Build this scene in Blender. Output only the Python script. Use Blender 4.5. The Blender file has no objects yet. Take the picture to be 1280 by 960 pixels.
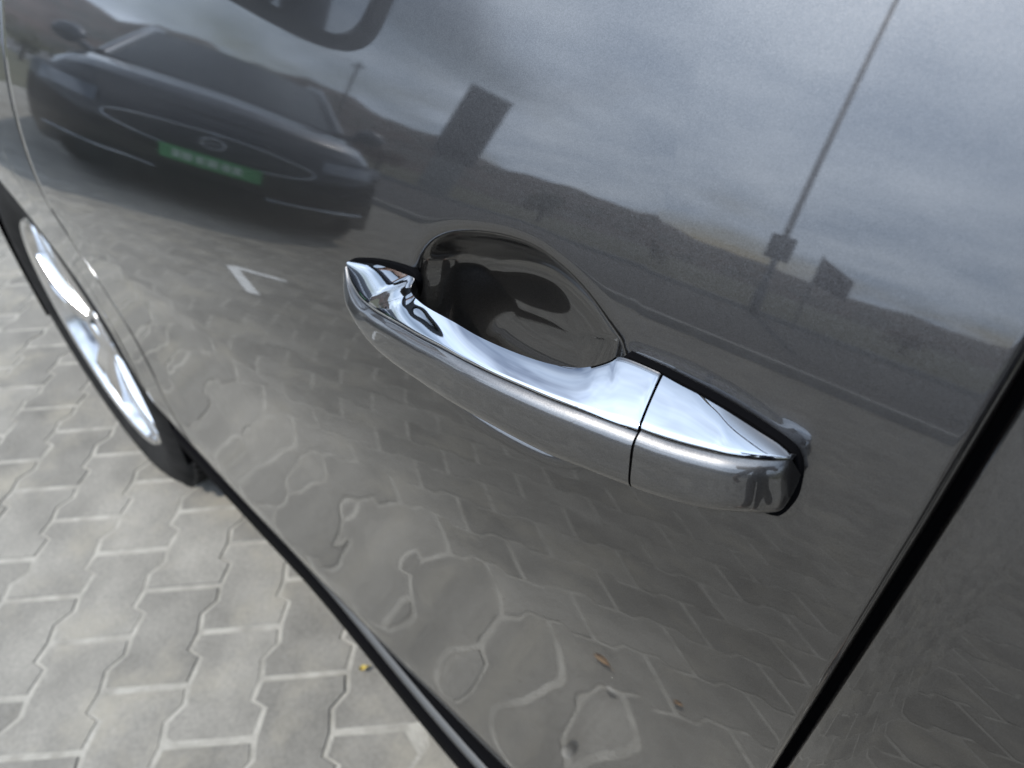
import bpy, math, random
import numpy as np
from mathutils import Vector, Matrix, Euler
random.seed(7); np.random.seed(7)
sc = bpy.context.scene
COL = sc.collection
rad = math.radians

# ---------------------------------------------------------------- camera
CAM = np.array([0.0, -0.15, 1.05])
def cam_axes(pitch, roll, yaw):
    p, r, y = map(math.radians, (pitch, roll, yaw))
    fw = np.array([-math.sin(y)*math.cos(p), math.cos(y)*math.cos(p), -math.sin(p)])
    rt = np.array([math.cos(y), math.sin(y), 0.0]); dn = np.cross(fw, rt)
    return np.stack([math.cos(r)*rt-math.sin(r)*dn, None or np.cross(fw, math.cos(r)*rt-math.sin(r)*dn), fw], 1)
CR = cam_axes(38, -3, 46)
cd = bpy.data.cameras.new('camera'); cam = bpy.data.objects.new('camera', cd); COL.objects.link(cam)
m = Matrix.Identity(4)
for i in range(3):
    m[i][0] = CR[i, 0]; m[i][1] = -CR[i, 1]; m[i][2] = -CR[i, 2]; m[i][3] = CAM[i]
cam.matrix_world = m
cd.sensor_width = 36.0; cd.lens = 36.0*850/1280; cd.clip_start = 0.01; cd.clip_end = 6000
cd.dof.use_dof = True; cd.dof.focus_distance = 0.235; cd.dof.aperture_fstop = 12.5
sc.camera = cam

# ---------------------------------------------------------------- daylight
SUN_EL, SUN_AZ = 47.0, 24.0          # azimuth from -Y towards -X
sdir = Vector((-math.sin(rad(SUN_AZ))*math.cos(rad(SUN_EL)), -math.cos(rad(SUN_AZ))*math.cos(rad(SUN_EL)), math.sin(rad(SUN_EL))))
w = bpy.data.worlds.new('World'); sc.world = w; w.use_nodes = True
nt = w.node_tree; N = nt.nodes; L = nt.links; N.clear()
out = N.new('ShaderNodeOutputWorld'); bg = N.new('ShaderNodeBackground'); L.new(bg.outputs[0], out.inputs[0])
bg.inputs[1].default_value = 0.10
sky = N.new('ShaderNodeTexSky'); sky.sky_type = 'NISHITA'; sky.sun_disc = False
sky.sun_elevation = rad(SUN_EL); sky.sun_rotation = math.atan2(sdir.x, sdir.y); sky.dust_density = 1.5; sky.ozone_density = 1.5
tc = N.new('ShaderNodeTexCoord'); sep = N.new('ShaderNodeSeparateXYZ'); L.new(tc.outputs['Generated'], sep.inputs[0])
mx = N.new('ShaderNodeMath'); mx.operation = 'MAXIMUM'; L.new(sep.outputs[2], mx.inputs[0]); mx.inputs[1].default_value = 0.0
ad = N.new('ShaderNodeMath'); ad.operation = 'ADD'; L.new(mx.outputs[0], ad.inputs[0]); ad.inputs[1].default_value = 0.16
dv = N.new('ShaderNodeVectorMath'); dv.operation = 'DIVIDE'; L.new(tc.outputs['Generated'], dv.inputs[0])
cmb = N.new('ShaderNodeCombineXYZ'); [L.new(ad.outputs[0], cmb.inputs[i]) for i in range(3)]
L.new(cmb.outputs[0], dv.inputs[1])
off = N.new('ShaderNodeVectorMath'); off.operation = 'ADD'; L.new(dv.outputs[0], off.inputs[0]); off.inputs[1].default_value = (3.1, 1.7, 0)
def wnoise(scale, detail, rough, dist=0.0):
    n = N.new('ShaderNodeTexNoise'); n.inputs['Scale'].default_value = scale; n.inputs['Detail'].default_value = detail
    n.inputs['Roughness'].default_value = rough; n.inputs['Distortion'].default_value = dist
    L.new(off.outputs[0], n.inputs['Vector']); return n
n1 = wnoise(0.62, 5, .5, .3); n2 = wnoise(1.5, 4, .5)
cr = N.new('ShaderNodeValToRGB'); cr.color_ramp.elements[0].position = .37; cr.color_ramp.elements[1].position = .56
L.new(n1.outputs[0], cr.inputs[0])
cl = N.new('ShaderNodeValToRGB'); cl.color_ramp.elements[0].position = .32; cl.color_ramp.elements[1].position = .68
cl.color_ramp.elements[0].color = (6.2, 8.0, 10.8, 1); cl.color_ramp.elements[1].color = (12.0, 13.9, 16.6, 1)
L.new(n2.outputs[0], cl.inputs[0])
mix = N.new('ShaderNodeMix'); mix.data_type = 'RGBA'
L.new(cr.outputs[0], mix.inputs[0]); L.new(sky.outputs[0], mix.inputs[6])
# clouds towards the sun are brighter (forward scattering)
dt = N.new('ShaderNodeVectorMath'); dt.operation = 'DOT_PRODUCT'; L.new(tc.outputs['Generated'], dt.inputs[0]); dt.inputs[1].default_value = sdir
m0 = N.new('ShaderNodeMath'); m0.operation = 'MAXIMUM'; L.new(dt.outputs['Value'], m0.inputs[0]); m0.inputs[1].default_value = 0
pw = N.new('ShaderNodeMath'); pw.operation = 'POWER'; L.new(m0.outputs[0], pw.inputs[0]); pw.inputs[1].default_value = 4.0
gl = N.new('ShaderNodeMath'); gl.operation = 'MULTIPLY_ADD'; L.new(pw.outputs[0], gl.inputs[0]); gl.inputs[1].default_value = 1.9; gl.inputs[2].default_value = 1.0
cs_ = N.new('ShaderNodeVectorMath'); cs_.operation = 'SCALE'; L.new(cl.outputs[0], cs_.inputs[0]); L.new(gl.outputs[0], cs_.inputs['Scale']); L.new(cs_.outputs[0], mix.inputs[7])
L.new(mix.outputs[2], bg.inputs[0])
sl = bpy.data.lights.new('sun', 'SUN'); sl.energy = 3.6; sl.angle = rad(0.55); sl.color = (1, .935, .83)
so = bpy.data.objects.new('sun', sl); COL.objects.link(so); so.rotation_euler = (-sdir).to_track_quat('-Z', 'Y').to_euler()
vs = sc.view_settings; vs.view_transform = 'Standard'; vs.look = 'None'; vs.exposure = 0.15; vs.gamma = 1.0

# ---------------------------------------------------------------- materials
def mat(name, color=(.5, .5, .5), rough=.5, metal=0.0, coat=0.0, spec=None, trans=0.0, ior=None):
    m_ = bpy.data.materials.new(name); m_.use_nodes = True
    b = m_.node_tree.nodes['Principled BSDF']
    b.inputs['Base Color'].default_value = (*color, 1); b.inputs['Roughness'].default_value = rough
    b.inputs['Metallic'].default_value = metal; b.inputs['Coat Weight'].default_value = coat
    b.inputs['Coat Roughness'].default_value = .015
    if spec is not None: b.inputs['Specular IOR Level'].default_value = spec
    if trans: b.inputs['Transmission Weight'].default_value = trans
    if ior: b.inputs['IOR'].default_value = ior
    return m_
def nodes(m_): return m_.node_tree.nodes, m_.node_tree.links, m_.node_tree.nodes['Principled BSDF']
def noise_col(m_, c0, c1, scale=8, detail=6, p0=.3, p1=.7, coord='Object', bump=0.0, bscale=None, bdist=.002):
    N_, L_, b = nodes(m_)
    t = N_.new('ShaderNodeTexCoord'); n = N_.new('ShaderNodeTexNoise'); n.inputs['Scale'].default_value = scale; n.inputs['Detail'].default_value = detail
    L_.new(t.outputs[coord], n.inputs['Vector'])
    r = N_.new('ShaderNodeValToRGB'); r.color_ramp.elements[0].position = p0; r.color_ramp.elements[1].position = p1
    r.color_ramp.elements[0].color = (*c0, 1); r.color_ramp.elements[1].color = (*c1, 1)
    L_.new(n.outputs[0], r.inputs[0]); L_.new(r.outputs[0], b.inputs['Base Color'])
    if bump:
        n2_ = N_.new('ShaderNodeTexNoise'); n2_.inputs['Scale'].default_value = bscale or scale*6; n2_.inputs['Detail'].default_value = 4
        L_.new(t.outputs[coord], n2_.inputs['Vector'])
        bp = N_.new('ShaderNodeBump'); bp.inputs['Strength'].default_value = bump; bp.inputs['Distance'].default_value = bdist
        L_.new(n2_.outputs[0], bp.inputs['Height']); L_.new(bp.outputs[0], b.inputs['Normal'])
    return m_
def flake_paint(name, base, rough=.31, flake=.085, scale=4600, dust=True):
    m_ = mat(name, base, rough, 1.0, 1.0)
    N_, L_, b = nodes(m_)
    t = N_.new('ShaderNodeTexCoord'); v = N_.new('ShaderNodeTexVoronoi'); v.inputs['Scale'].default_value = scale
    L_.new(t.outputs['Object'], v.inputs['Vector'])
    s = N_.new('ShaderNodeVectorMath'); s.operation = 'SUBTRACT'; L_.new(v.outputs['Color'], s.inputs[0]); s.inputs[1].default_value = (.5, .5, .5)
    k = N_.new('ShaderNodeVectorMath'); k.operation = 'SCALE'; L_.new(s.outputs[0], k.inputs[0]); k.inputs['Scale'].default_value = flake
    g = N_.new('ShaderNodeNewGeometry')
    a = N_.new('ShaderNodeVectorMath'); a.operation = 'ADD'; L_.new(g.outputs['Normal'], a.inputs[0]); L_.new(k.outputs[0], a.inputs[1])
    nn = N_.new('ShaderNodeVectorMath'); nn.operation = 'NORMALIZE'; L_.new(a.outputs[0], nn.inputs[0]); L_.new(nn.outputs[0], b.inputs['Normal'])
    # flakes differ a little in brightness
    bw = N_.new('ShaderNodeSeparateColor'); L_.new(v.outputs['Color'], bw.inputs[0])
    mr = N_.new('ShaderNodeMapRange'); L_.new(bw.outputs[0], mr.inputs[0]); mr.inputs[3].default_value = .80; mr.inputs[4].default_value = 1.20
    cm = N_.new('ShaderNodeVectorMath'); cm.operation = 'SCALE'; cm.inputs[0].default_value = base; L_.new(mr.outputs[0], cm.inputs['Scale'])
    L_.new(cm.outputs[0], b.inputs['Base Color'])
    b.inputs['Coat IOR'].default_value = 1.8 if dust else 1.5
    if dust:   # film of road dust: slightly hazy clear coat
        n = N_.new('ShaderNodeTexNoise'); n.inputs['Scale'].default_value = 9; n.inputs['Detail'].default_value = 8; L_.new(t.outputs['Object'], n.inputs['Vector'])
        r = N_.new('ShaderNodeMapRange'); L_.new(n.outputs[0], r.inputs[0]); r.inputs[1].default_value = .35; r.inputs[2].default_value = .75
        r.inputs[3].default_value = .015; r.inputs[4].default_value = .050; L_.new(r.outputs[0], b.inputs['Coat Roughness'])
    if dust:
        v2 = N_.new('ShaderNodeTexVoronoi'); v2.inputs['Scale'].default_value = 55; L_.new(t.outputs['Object'], v2.inputs['Vector'])
        c2 = N_.new('ShaderNodeSeparateColor'); L_.new(v2.outputs['Color'], c2.inputs[0])
        th = N_.new('ShaderNodeMath'); th.operation = 'MULTIPLY'; L_.new(c2.outputs[0], th.inputs[0]); L_.new(c2.outputs[0], th.inputs[1])
        t2 = N_.new('ShaderNodeMath'); t2.operation = 'MULTIPLY'; L_.new(th.outputs[0], t2.inputs[0]); t2.inputs[1].default_value = .028
        lt = N_.new('ShaderNodeMath'); lt.operation = 'LESS_THAN'; L_.new(v2.outputs['Distance'], lt.inputs[0]); L_.new(t2.outputs[0], lt.inputs[1])
        g3 = N_.new('ShaderNodeMath'); g3.operation = 'GREATER_THAN'; L_.new(c2.outputs[1], g3.inputs[0]); g3.inputs[1].default_value = .62
        mk = N_.new('ShaderNodeMath'); mk.operation = 'MULTIPLY'; L_.new(lt.outputs[0], mk.inputs[0]); L_.new(g3.outputs[0], mk.inputs[1])
        df = N_.new('ShaderNodeTexNoise'); df.inputs['Scale'].default_value = 26; df.inputs['Detail'].default_value = 10; df.inputs['Roughness'].default_value = .7; L_.new(t.outputs['Object'], df.inputs['Vector'])
        dm = N_.new('ShaderNodeMapRange'); L_.new(df.outputs[0], dm.inputs[0]); dm.inputs[1].default_value = .48; dm.inputs[2].default_value = .80; dm.inputs[3].default_value = 0; dm.inputs[4].default_value = .05
        dx_ = N_.new('ShaderNodeMix'); dx_.data_type = 'RGBA'; L_.new(dm.outputs[0], dx_.inputs[0]); L_.new(cm.outputs[0], dx_.inputs[6]); dx_.inputs[7].default_value = (.30, .27, .23, 1)
        sp = N_.new('ShaderNodeMix'); sp.data_type = 'RGBA'; L_.new(mk.outputs[0], sp.inputs[0]); L_.new(dx_.outputs[2], sp.inputs[6]); sp.inputs[7].default_value = (.36, .34, .31, 1)
        L_.new(sp.outputs[2], b.inputs['Base Color'])
        iv = N_.new('ShaderNodeMath'); iv.operation = 'SUBTRACT'; iv.inputs[0].default_value = 1.0; L_.new(mk.outputs[0], iv.inputs[1])
        L_.new(iv.outputs[0], b.inputs['Coat Weight']); L_.new(iv.outputs[0], b.inputs['Metallic'])
    return m_
PAINT = flake_paint('grey_metallic_paint', (.067, .064, .063))
PAINT_LIT = flake_paint('sunlit_grey_paint', (.098, .095, .094), .40, .045)  # same body paint, base lightened for the sunlit handle face, flakes calmer
BLACKPAINT = flake_paint('black_car_paint', (.012, .012, .016), .3, .15, 900, False)
CHROME = mat('chrome', (.55, .565, .59), .035, 1.0)
_N, _L, _b = nodes(CHROME)
_t = _N.new('ShaderNodeTexCoord'); _n = _N.new('ShaderNodeTexNoise'); _n.inputs['Scale'].default_value = 60; _n.inputs['Detail'].default_value = 6
_L.new(_t.outputs['Object'], _n.inputs['Vector'])
_r = _N.new('ShaderNodeMapRange'); _L.new(_n.outputs[0], _r.inputs[0]); _r.inputs[3].default_value = .008; _r.inputs[4].default_value = .035; _L.new(_r.outputs[0], _b.inputs['Roughness'])
RUBBER = mat('black_rubber', (.0025, .0025, .003), .8, spec=.03)  # near black to give the deep handle gap its shade; other parts share it
SATIN = mat('satin_black_plastic', (.018, .018, .019), .38)
TYRE = noise_col(mat('tyre_rubber', (.02, .02, .02), .85, spec=.12), (.007, .007, .007), (.018, .0175, .017), 30, bump=.3, bscale=200, bdist=.001)
ALLOY = mat('machined_alloy', (.80, .80, .81), .16, 1.0, .5)
ALLOYD = mat('dark_alloy_pocket', (.10, .10, .105), .4, 1.0)
STEEL = mat('brake_steel', (.32, .31, .30), .35, 1.0)
GLASS = mat('tinted_glass', (.012, .014, .016), .02, 0, 0, .5)
MIRROR = mat('mirror_glass', (.75, .76, .77), .015, 1.0)
HEADL = mat('headlight_lens', (.16, .17, .19), .06, .4, 1.0)
REDL = mat('tail_light_lens', (.25, .012, .012), .1, 0, 1.0)
TRIM = mat('grey_sill_trim', (.045, .044, .042), .42, .2, .2)
GREENP = mat('green_plate', (.10, .42, .15), .32, 0, .4)
PLATEW = mat('pale_plate_print', (.62, .78, .64), .4)
SKIN = noise_col(mat('skin', (.5, .32, .24), .5), (.30, .18, .13), (.38, .24, .18), 40)
NAVY = noise_col(mat('navy_jacket_cloth', (.03, .04, .06), .85), (.022, .028, .045), (.04, .05, .07), 25, bump=.5, bscale=600, bdist=.001)
TROUS = noise_col(mat('dark_trouser_cloth', (.03, .03, .04), .85), (.02, .021, .027), (.034, .035, .043), 25, bump=.5, bscale=600, bdist=.001)
SHOE = mat('brown_shoe_leather', (.07, .04, .025), .45)
SOLE = mat('pale_shoe_sole', (.6, .58, .53), .6)
HAIR = mat('brown_hair', (.035, .022, .014), .55)
EYE = mat('eye_white', (.75, .73, .7), .2); IRIS = mat('eye_iris', (.05, .04, .03), .2); LIP = mat('lips', (.42, .17, .15), .5)
PHONE = mat('phone_body', (.03, .03, .035), .25, .3, .5)
SIGNB = noise_col(mat('sign_panel_dark', (.05, .048, .055), .45), (.04, .04, .048), (.06, .056, .062), 3)
SIGNL = mat('sign_panel_pale', (.30, .29, .30), .5)
POLE = noise_col(mat('galvanised_pole', (.2, .2, .2), .5, .4), (.14, .14, .145), (.22, .22, .225), 6)
FLAG = noise_col(mat('flag_cloth', (.10, .06, .07), .8), (.07, .05, .06), (.13, .08, .085), 6)
CONCRETE = noise_col(mat('kerb_concrete', (.45, .44, .42), .9), (.34, .33, .31), (.52, .51, .49), 7, bump=.4, bscale=60, bdist=.004)
ASPHALT = noise_col(mat('asphalt', (.05, .05, .05), .9), (.034, .034, .036), (.066, .065, .066), 40, 8, bump=.6, bscale=220, bdist=.004)
WHITE = noise_col(mat('white_road_paint', (.75, .75, .72), .7), (.50, .50, .48), (.80, .80, .78), 30, 8, .3, .55)
GRASS = noise_col(mat('dry_grass_ground', (.07, .075, .03), .95), (.035, .04, .016), (.075, .065, .032), .35, 9, bump=.5, bscale=4, bdist=.1)
HILL = noise_col(mat('autumn_hillside', (.08, .06, .03), .95), (.018, .021, .016), (.060, .034, .026), .05, 12, .35, .65)
BARK = noise_col(mat('bark', (.08, .06, .045), .9), (.05, .04, .03), (.11, .085, .065), 12)
LEAFM = [noise_col(mat('autumn_leaves_rust', (.14, .05, .02), .7), (.09, .03, .014), (.19, .08, .03), 6),
         noise_col(mat('autumn_leaves_olive', (.07, .07, .02), .7), (.045, .05, .014), (.11, .10, .03), 6),
         noise_col(mat('autumn_leaves_brown', (.09, .055, .025), .7), (.06, .035, .016), (.13, .085, .04), 6)]
YLEAF = noise_col(mat('fallen_yellow_leaf', (.62, .46, .08), .6), (.40, .30, .06), (.52, .42, .12), 60)
BLEAF = noise_col(mat('fallen_brown_leaf', (.30, .16, .06), .7), (.22, .11, .04), (.40, .24, .10), 60)
STONE = noise_col(mat('loose_stone', (.42, .40, .36), .9), (.30, .28, .25), (.52, .50, .45), 60)

# pavers: tone differs from block to block, cement bloom, pores and fine grit
PAVER = mat('grey_paver_concrete', (.3, .3, .29), .88)
N_, L_, b_ = nodes(PAVER)
t_ = N_.new('ShaderNodeTexCoord'); oi = N_.new('ShaderNodeObjectInfo'); ge = N_.new('ShaderNodeNewGeometry')
sm = N_.new('ShaderNodeMath'); sm.operation = 'ADD'; L_.new(oi.outputs['Random'], sm.inputs[0]); L_.new(ge.outputs['Random Per Island'], sm.inputs[1])
fr = N_.new('ShaderNodeMath'); fr.operation = 'FRACT'; L_.new(sm.outputs[0], fr.inputs[0])
def pn(scale, detail, ro=.55):
    n = N_.new('ShaderNodeTexNoise'); n.inputs['Scale'].default_value = scale; n.inputs['Detail'].default_value = detail; n.inputs['Roughness'].default_value = ro
    L_.new(ge.outputs['Position'], n.inputs['Vector']); return n
na, nb, nc = pn(9, 6), pn(140, 6, .7), pn(2.2, 4)
def mrange(src, a, b, c, d):
    r = N_.new('ShaderNodeMapRange'); L_.new(src, r.inputs[0])
    for i, v in enumerate((a, b, c, d)): r.inputs[i+1].default_value = v
    return r.outputs[0]
def mul(a, b):
    q = N_.new('ShaderNodeMath'); q.operation = 'MULTIPLY'; L_.new(a, q.inputs[0]); L_.new(b, q.inputs[1]); return q.outputs[0]
val = mul(mul(mul(mrange(fr.outputs[0], 0, 1, .78, 1.14), mrange(na.outputs[0], .3, .7, .76, 1.18)), mrange(nb.outputs[0], .25, .75, .74, 1.24)), mrange(nc.outputs[0], .3, .7, .93, 1.08))
sv = N_.new('ShaderNodeVectorMath'); sv.operation = 'SCALE'; sv.inputs[0].default_value = (.196, .185, .162); L_.new(val, sv.inputs['Scale'])
mxp = N_.new('ShaderNodeMix'); mxp.data_type = 'RGBA'; L_.new(sv.outputs[0], mxp.inputs[6]); mxp.inputs[7].default_value = (.30, .275, .22, 1)
nd = pn(5.5, 8, .65); L_.new(mrange(nd.outputs[0], .50, .72, 0, .75), mxp.inputs[0])
L_.new(mxp.outputs[2], b_.inputs['Base Color'])
bp = N_.new('ShaderNodeBump'); bp.inputs['Strength'].default_value = .35; bp.inputs['Distance'].default_value = .002
nbb = pn(420, 5, .7); L_.new(nbb.outputs[0], bp.inputs['Height']); L_.new(bp.outputs[0], b_.inputs['Normal'])
JOINT = noise_col(mat('joint_mortar', (.5, .48, .42), .95), (.22, .208, .18), (.345, .328, .288), 26, 9, .3, .62, 'Object', .7, 300, .003)

# ---------------------------------------------------------------- mesh helpers
class MB:
    def __init__(s): s.v = []; s.f = []; s.mi = []
    def add(s, verts, faces, mi=0):
        o = len(s.v); s.v += [tuple(map(float, q)) for q in verts]
        for f in faces: s.f.append(tuple(i+o for i in f)); s.mi.append(mi)
        return s
    def box(s, c, d, rot=None, mi=0, taper=1.0):
        x, y, z = [q/2 for q in d]; vv = []
        for sz in (-1, 1):
            k = taper if sz > 0 else 1
            for sx, sy in ((-1, -1), (1, -1), (1, 1), (-1, 1)):
                p = Vector((sx*x*k, sy*y*k, sz*z))
                if rot is not None: p = rot @ p
                vv.append(p+Vector(c))
        return s.add(vv, [(3, 2, 1, 0), (4, 5, 6, 7), (0, 1, 5, 4), (1, 2, 6, 5), (2, 3, 7, 6), (3, 0, 4, 7)], mi)
    def grid(s, P, closed_u=False, closed_v=False, mi=0, flip=False):
        P = np.asarray(P); nu, nv = P.shape[:2]; o = len(s.v); s.v += [tuple(q) for q in P.reshape(-1, 3).tolist()]
        for i in range(nu if closed_u else nu-1):
            for j in range(nv if closed_v else nv-1):
                a, b, c, d = o+i*nv+j, o+((i+1) % nu)*nv+j, o+((i+1) % nu)*nv+(j+1) % nv, o+i*nv+(j+1) % nv
                s.f.append((a, d, c, b) if flip else (a, b, c, d)); s.mi.append(mi)
        return s
    def tube(s, pts, r, n=10, cap=True, mi=0):
        pts = [Vector(p) for p in pts]; r = r if hasattr(r, '__len__') else [r]*len(pts)
        rows = []; up = Vector((0, 0, 1))
        for i, p in enumerate(pts):
            d = (pts[min(i+1, len(pts)-1)]-pts[max(i-1, 0)]).normalized()
            a = d.cross(up if abs(d.z) < .9 else Vector((1, 0, 0))).normalized(); b = d.cross(a)
            rows.append([tuple(p+(a*math.cos(t)+b*math.sin(t))*r[i]) for t in [2*math.pi*k/n for k in range(n)]])
        s.grid(rows, closed_v=True, mi=mi)
        if cap:
            o = len(s.v)
            s.add(rows[0], [tuple(range(n))], mi); s.add(rows[-1], [tuple(range(n-1, -1, -1))], mi)
        return s
    def lathe(s, prof, n=48, axis='y', c=(0, 0, 0), mi=0, flip=False):
        rows = []
        for k in range(n):
            t = 2*math.pi*k/n
            rows.append([((r*math.cos(t)+c[0], a+c[1], r*math.sin(t)+c[2]) if axis == 'y' else (r*math.cos(t)+c[0], r*math.sin(t)+c[1], a+c[2])) for r, a in prof])
        return s.grid(rows, closed_u=True, mi=mi, flip=flip)
    def ball(s, c, r, nu=16, nv=10, mi=0):
        rows = []
        for j in range(nv+1):
            t = math.pi*j/nv
            rows.append([(c[0]+r[0]*math.sin(t)*math.cos(2*math.pi*k/nu), c[1]+r[1]*math.sin(t)*math.sin(2*math.pi*k/nu), c[2]+r[2]*math.cos(t)) for k in range(nu)])
        return s.grid(rows, closed_v=True, mi=mi)
    def build(s, name, mats, parent=None, smooth=True, angle=40):
        me = bpy.data.meshes.new(name); me.from_pydata(s.v, [], s.f)
        mats = mats if isinstance(mats, (list, tuple)) else [mats]
        for q in mats: me.materials.append(q)
        if len(mats) > 1: me.polygons.foreach_set('material_index', s.mi)
        me.validate(); me.update()
        o = bpy.data.objects.new(name, me); COL.objects.link(o)
        if smooth:
            me.polygons.foreach_set('use_smooth', [True]*len(me.polygons))
            if angle: me.set_sharp_from_angle(angle=rad(angle))
        if parent: attach(o, parent)
        return o
def attach(o, p):
    o.parent = p
    base = p.get('base')
    if base is not None: o.matrix_parent_inverse = Matrix.Translation(Vector(base)).inverted()
def thing(name, label, cat, loc=(0, 0, 0), rotz=0, group=None, local=False):
    o = bpy.data.objects.new(name, None); COL.objects.link(o); o.location = loc; o.rotation_euler = (0, 0, rotz); o.empty_display_size = .2
    o['label'] = label; o['category'] = cat
    if group: o['group'] = group
    if not local: o['base'] = list(map(float, loc))
    return o
def tag(o, label, cat, group=None):
    o['label'] = label; o['category'] = cat
    if group: o['group'] = group
    return o
def struct(o): o['kind'] = 'structure'; return o
def copy_tree(o, parent=None):
    c = o.copy(); COL.objects.link(c)
    if parent: c.parent = parent
    for ch in list(o.children): copy_tree(ch, c)
    return c
def sstep(x): x = np.clip(x, 0, 1); return x*x*(3-2*x)

# ---------------------------------------------------------------- body side of the grey car
#SURF
TZ = [.20, .30, .36, .40, .44, .50, .56, .62, .68, .74, .80, .86, .91, .96, 1.02, 1.10]
TT = [-30, -28, -20, -8, 0, -0.5, -3, -6.5, -8.5, -8, -3.5, 4, 10.9, 16.0, 17.5, 19]
_z = np.linspace(.2, 1.12, 1841)
_k = np.hanning(121); _k /= _k.sum()
_t = np.convolve(np.pad(np.interp(_z, TZ, TT), 60, mode='edge'), _k, 'valid')[:len(_z)]
_y = np.concatenate([[0], np.cumsum(np.tan(np.radians((_t[1:]+_t[:-1])/2))*np.diff(_z))])
_y -= np.interp(.93, _z, _y)
def ysurf(x, z):
    x = np.asarray(x, float); z = np.asarray(z, float)
    y = np.interp(z, _z, _y)
    g = np.maximum(-x-.10, 0); g2 = np.maximum(-x-.30, 0)
    y = y+.018*g2**2+.125*np.minimum(g, .95)*(np.maximum(z, .77)-.80)
    return y+.22*np.maximum(-x-1.65, 0)**2+.05*np.maximum(x-.9, 0)**2
#ENDSURF
def wave(x, z):
    return (2.0e-4*np.sin(31*x+17*z+.6)*np.sin(23*z-9*x+1.1)+0.5e-4*np.sin(52*x-31*z+2.0)*np.sin(47*z+11*x)
            + 0.06e-4*np.sin(95*x+40*z)*np.sin(80*z-25*x+.4))*sstep((1.0-z)/.35)*np.where(x > .002, .3, 1.0)
def poly_sd(px, pz, poly):
    """signed distance to a closed polygon, inside positive"""
    poly = np.asarray(poly, float); a = poly; b = np.roll(poly, -1, 0)
    d2 = np.full(px.shape, 1e9); ins = np.zeros(px.shape, bool)
    for (ax, az), (bx, bz) in zip(a, b):
        ex, ez = bx-ax, bz-az; wx, wz = px-ax, pz-az
        t = np.clip((wx*ex+wz*ez)/(ex*ex+ez*ez+1e-18), 0, 1)
        d2 = np.minimum(d2, (wx-t*ex)**2+(wz-t*ez)**2)
        c = ((az > pz) != (bz > pz)) & (px < (bx-ax)*(pz-az)/(bz-az+1e-18)+ax)
        ins ^= c
    return np.where(ins, 1, -1)*np.sqrt(d2)
def chaikin(p, n=3, closed=True):
    p = np.asarray(p, float)
    for _ in range(n):
        q = np.roll(p, -1, 0) if closed else p[1:]
        a = p if closed else p[:-1]
        r = np.stack([a*.75+q*.25, a*.25+q*.75], 1).reshape(-1, p.shape[1])
        p = r if closed else np.concatenate([p[:1], r, p[-1:]])
    return p
CUP = chaikin([(-.2085, .9150), (-.2025, .9265), (-.1920, .9335), (-.1805, .9375), (-.162, .9412), (-.1460, .9420), (-.1318, .9386), (-.1203, .9338), (-.1105, .9272), (-.1015, .9215),
               (-.1005, .905), (-.108, .884), (-.1195, .8695), (-.142, .8650), (-.17, .8640), (-.192, .868), (-.205, .888)], 3)
PADP = chaikin([(-.1085, .905), (-.1055, .9235), (-.1014, .9268), (-.0943, .9276), (-.0829, .9284), (-.072, .9282), (-.0615, .9272), (-.0537, .9257), (-.0462, .9232), (-.0408, .9200), (-.0382, .9150), (-.0366, .910), (-.0358, .905), (-.0366, .899), (-.041, .8955), (-.06, .890), (-.09, .885), (-.104, .890)], 3)
def door_feature(x, z):
    """outward offset of the skin: moulded pad behind the handle and the finger cup"""
    xx = np.asarray(x); zz = np.asarray(z); h = np.zeros(xx.shape)
    pd = poly_sd(xx, zz, PADP)
    h += .0005*sstep((pd+.0010)/.0044)
    sd = poly_sd(xx, zz, CUP)
    wall = .0250*(1-np.exp(-(.0013*np.logaddexp(0, sd/.0013))/.0085))
    h -= wall
    return h
def linz(z0, z1, n): return np.linspace(z0, z1, n)
FX = lambda z: np.interp(z, [.30, .40, .48, .64, .80, .89, 1.1], [-.80, -.85, -.868, -.868, -.855, -.842, -.80])
RX = lambda z: np.interp(z, [.30, .60, .773, .913, .962, 1.1], [-.045, -.030, -.0170, -.0090, -.0067, -.002])

car = thing('grey_car', 'dark grey metallic car filling the view, chrome trimmed door handle on its side', 'car', (-.03, .9, 0))
DOORB = .365
def skin_panel(x0f, x1f, zs, nx, feature=False, hem=.010, xgrid=None, dense=None):
    """pressed panel: outer skin with its edges rolled back"""
    zs = np.asarray(zs)
    u = np.linspace(0, 1, nx) if xgrid is None else xgrid
    X = np.array([[x0f(z)+(x1f(z)-x0f(z))*t for z in zs] for t in u]) if xgrid is None or True else None
    Z = np.tile(zs, (len(u), 1))
    return X, Z
def panel_mesh(X, Z, feature=False, waves=True, edge=.004):
    Y = ysurf(X, Z)
    if waves: Y = Y-wave(X, Z)
    if feature: Y = Y-door_feature(X, Z)
    P = np.stack([X, Y, Z], -1)
    # roll the four edges inwards: two extra rings
    def ring(P, k, d, back):
        C = P.copy(); return C
    nu, nv = X.shape
    P2 = np.zeros((nu+4, nv+4, 3)); P2[2:-2, 2:-2] = P
    P2[1, 2:-2] = P[0]+np.array([-.0012, .0016, 0]); P2[0, 2:-2] = P[0]+np.array([-.0014, .014, 0])
    P2[-2, 2:-2] = P[-1]+np.array([.0012, .0016, 0]); P2[-1, 2:-2] = P[-1]+np.array([.0014, .014, 0])
    P2[:, 1] = P2[:, 2]+np.array([0, .0018, -.0014]); P2[:, 0] = P2[:, 2]+np.array([0, .016, -.0016])
    P2[:, -2] = P2[:, -3]+np.array([0, .0016, .0012]); P2[:, -1] = P2[:, -3]+np.array([0, .014, .0014])
    mb = MB(); mb.grid(P2)
    return mb
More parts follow.
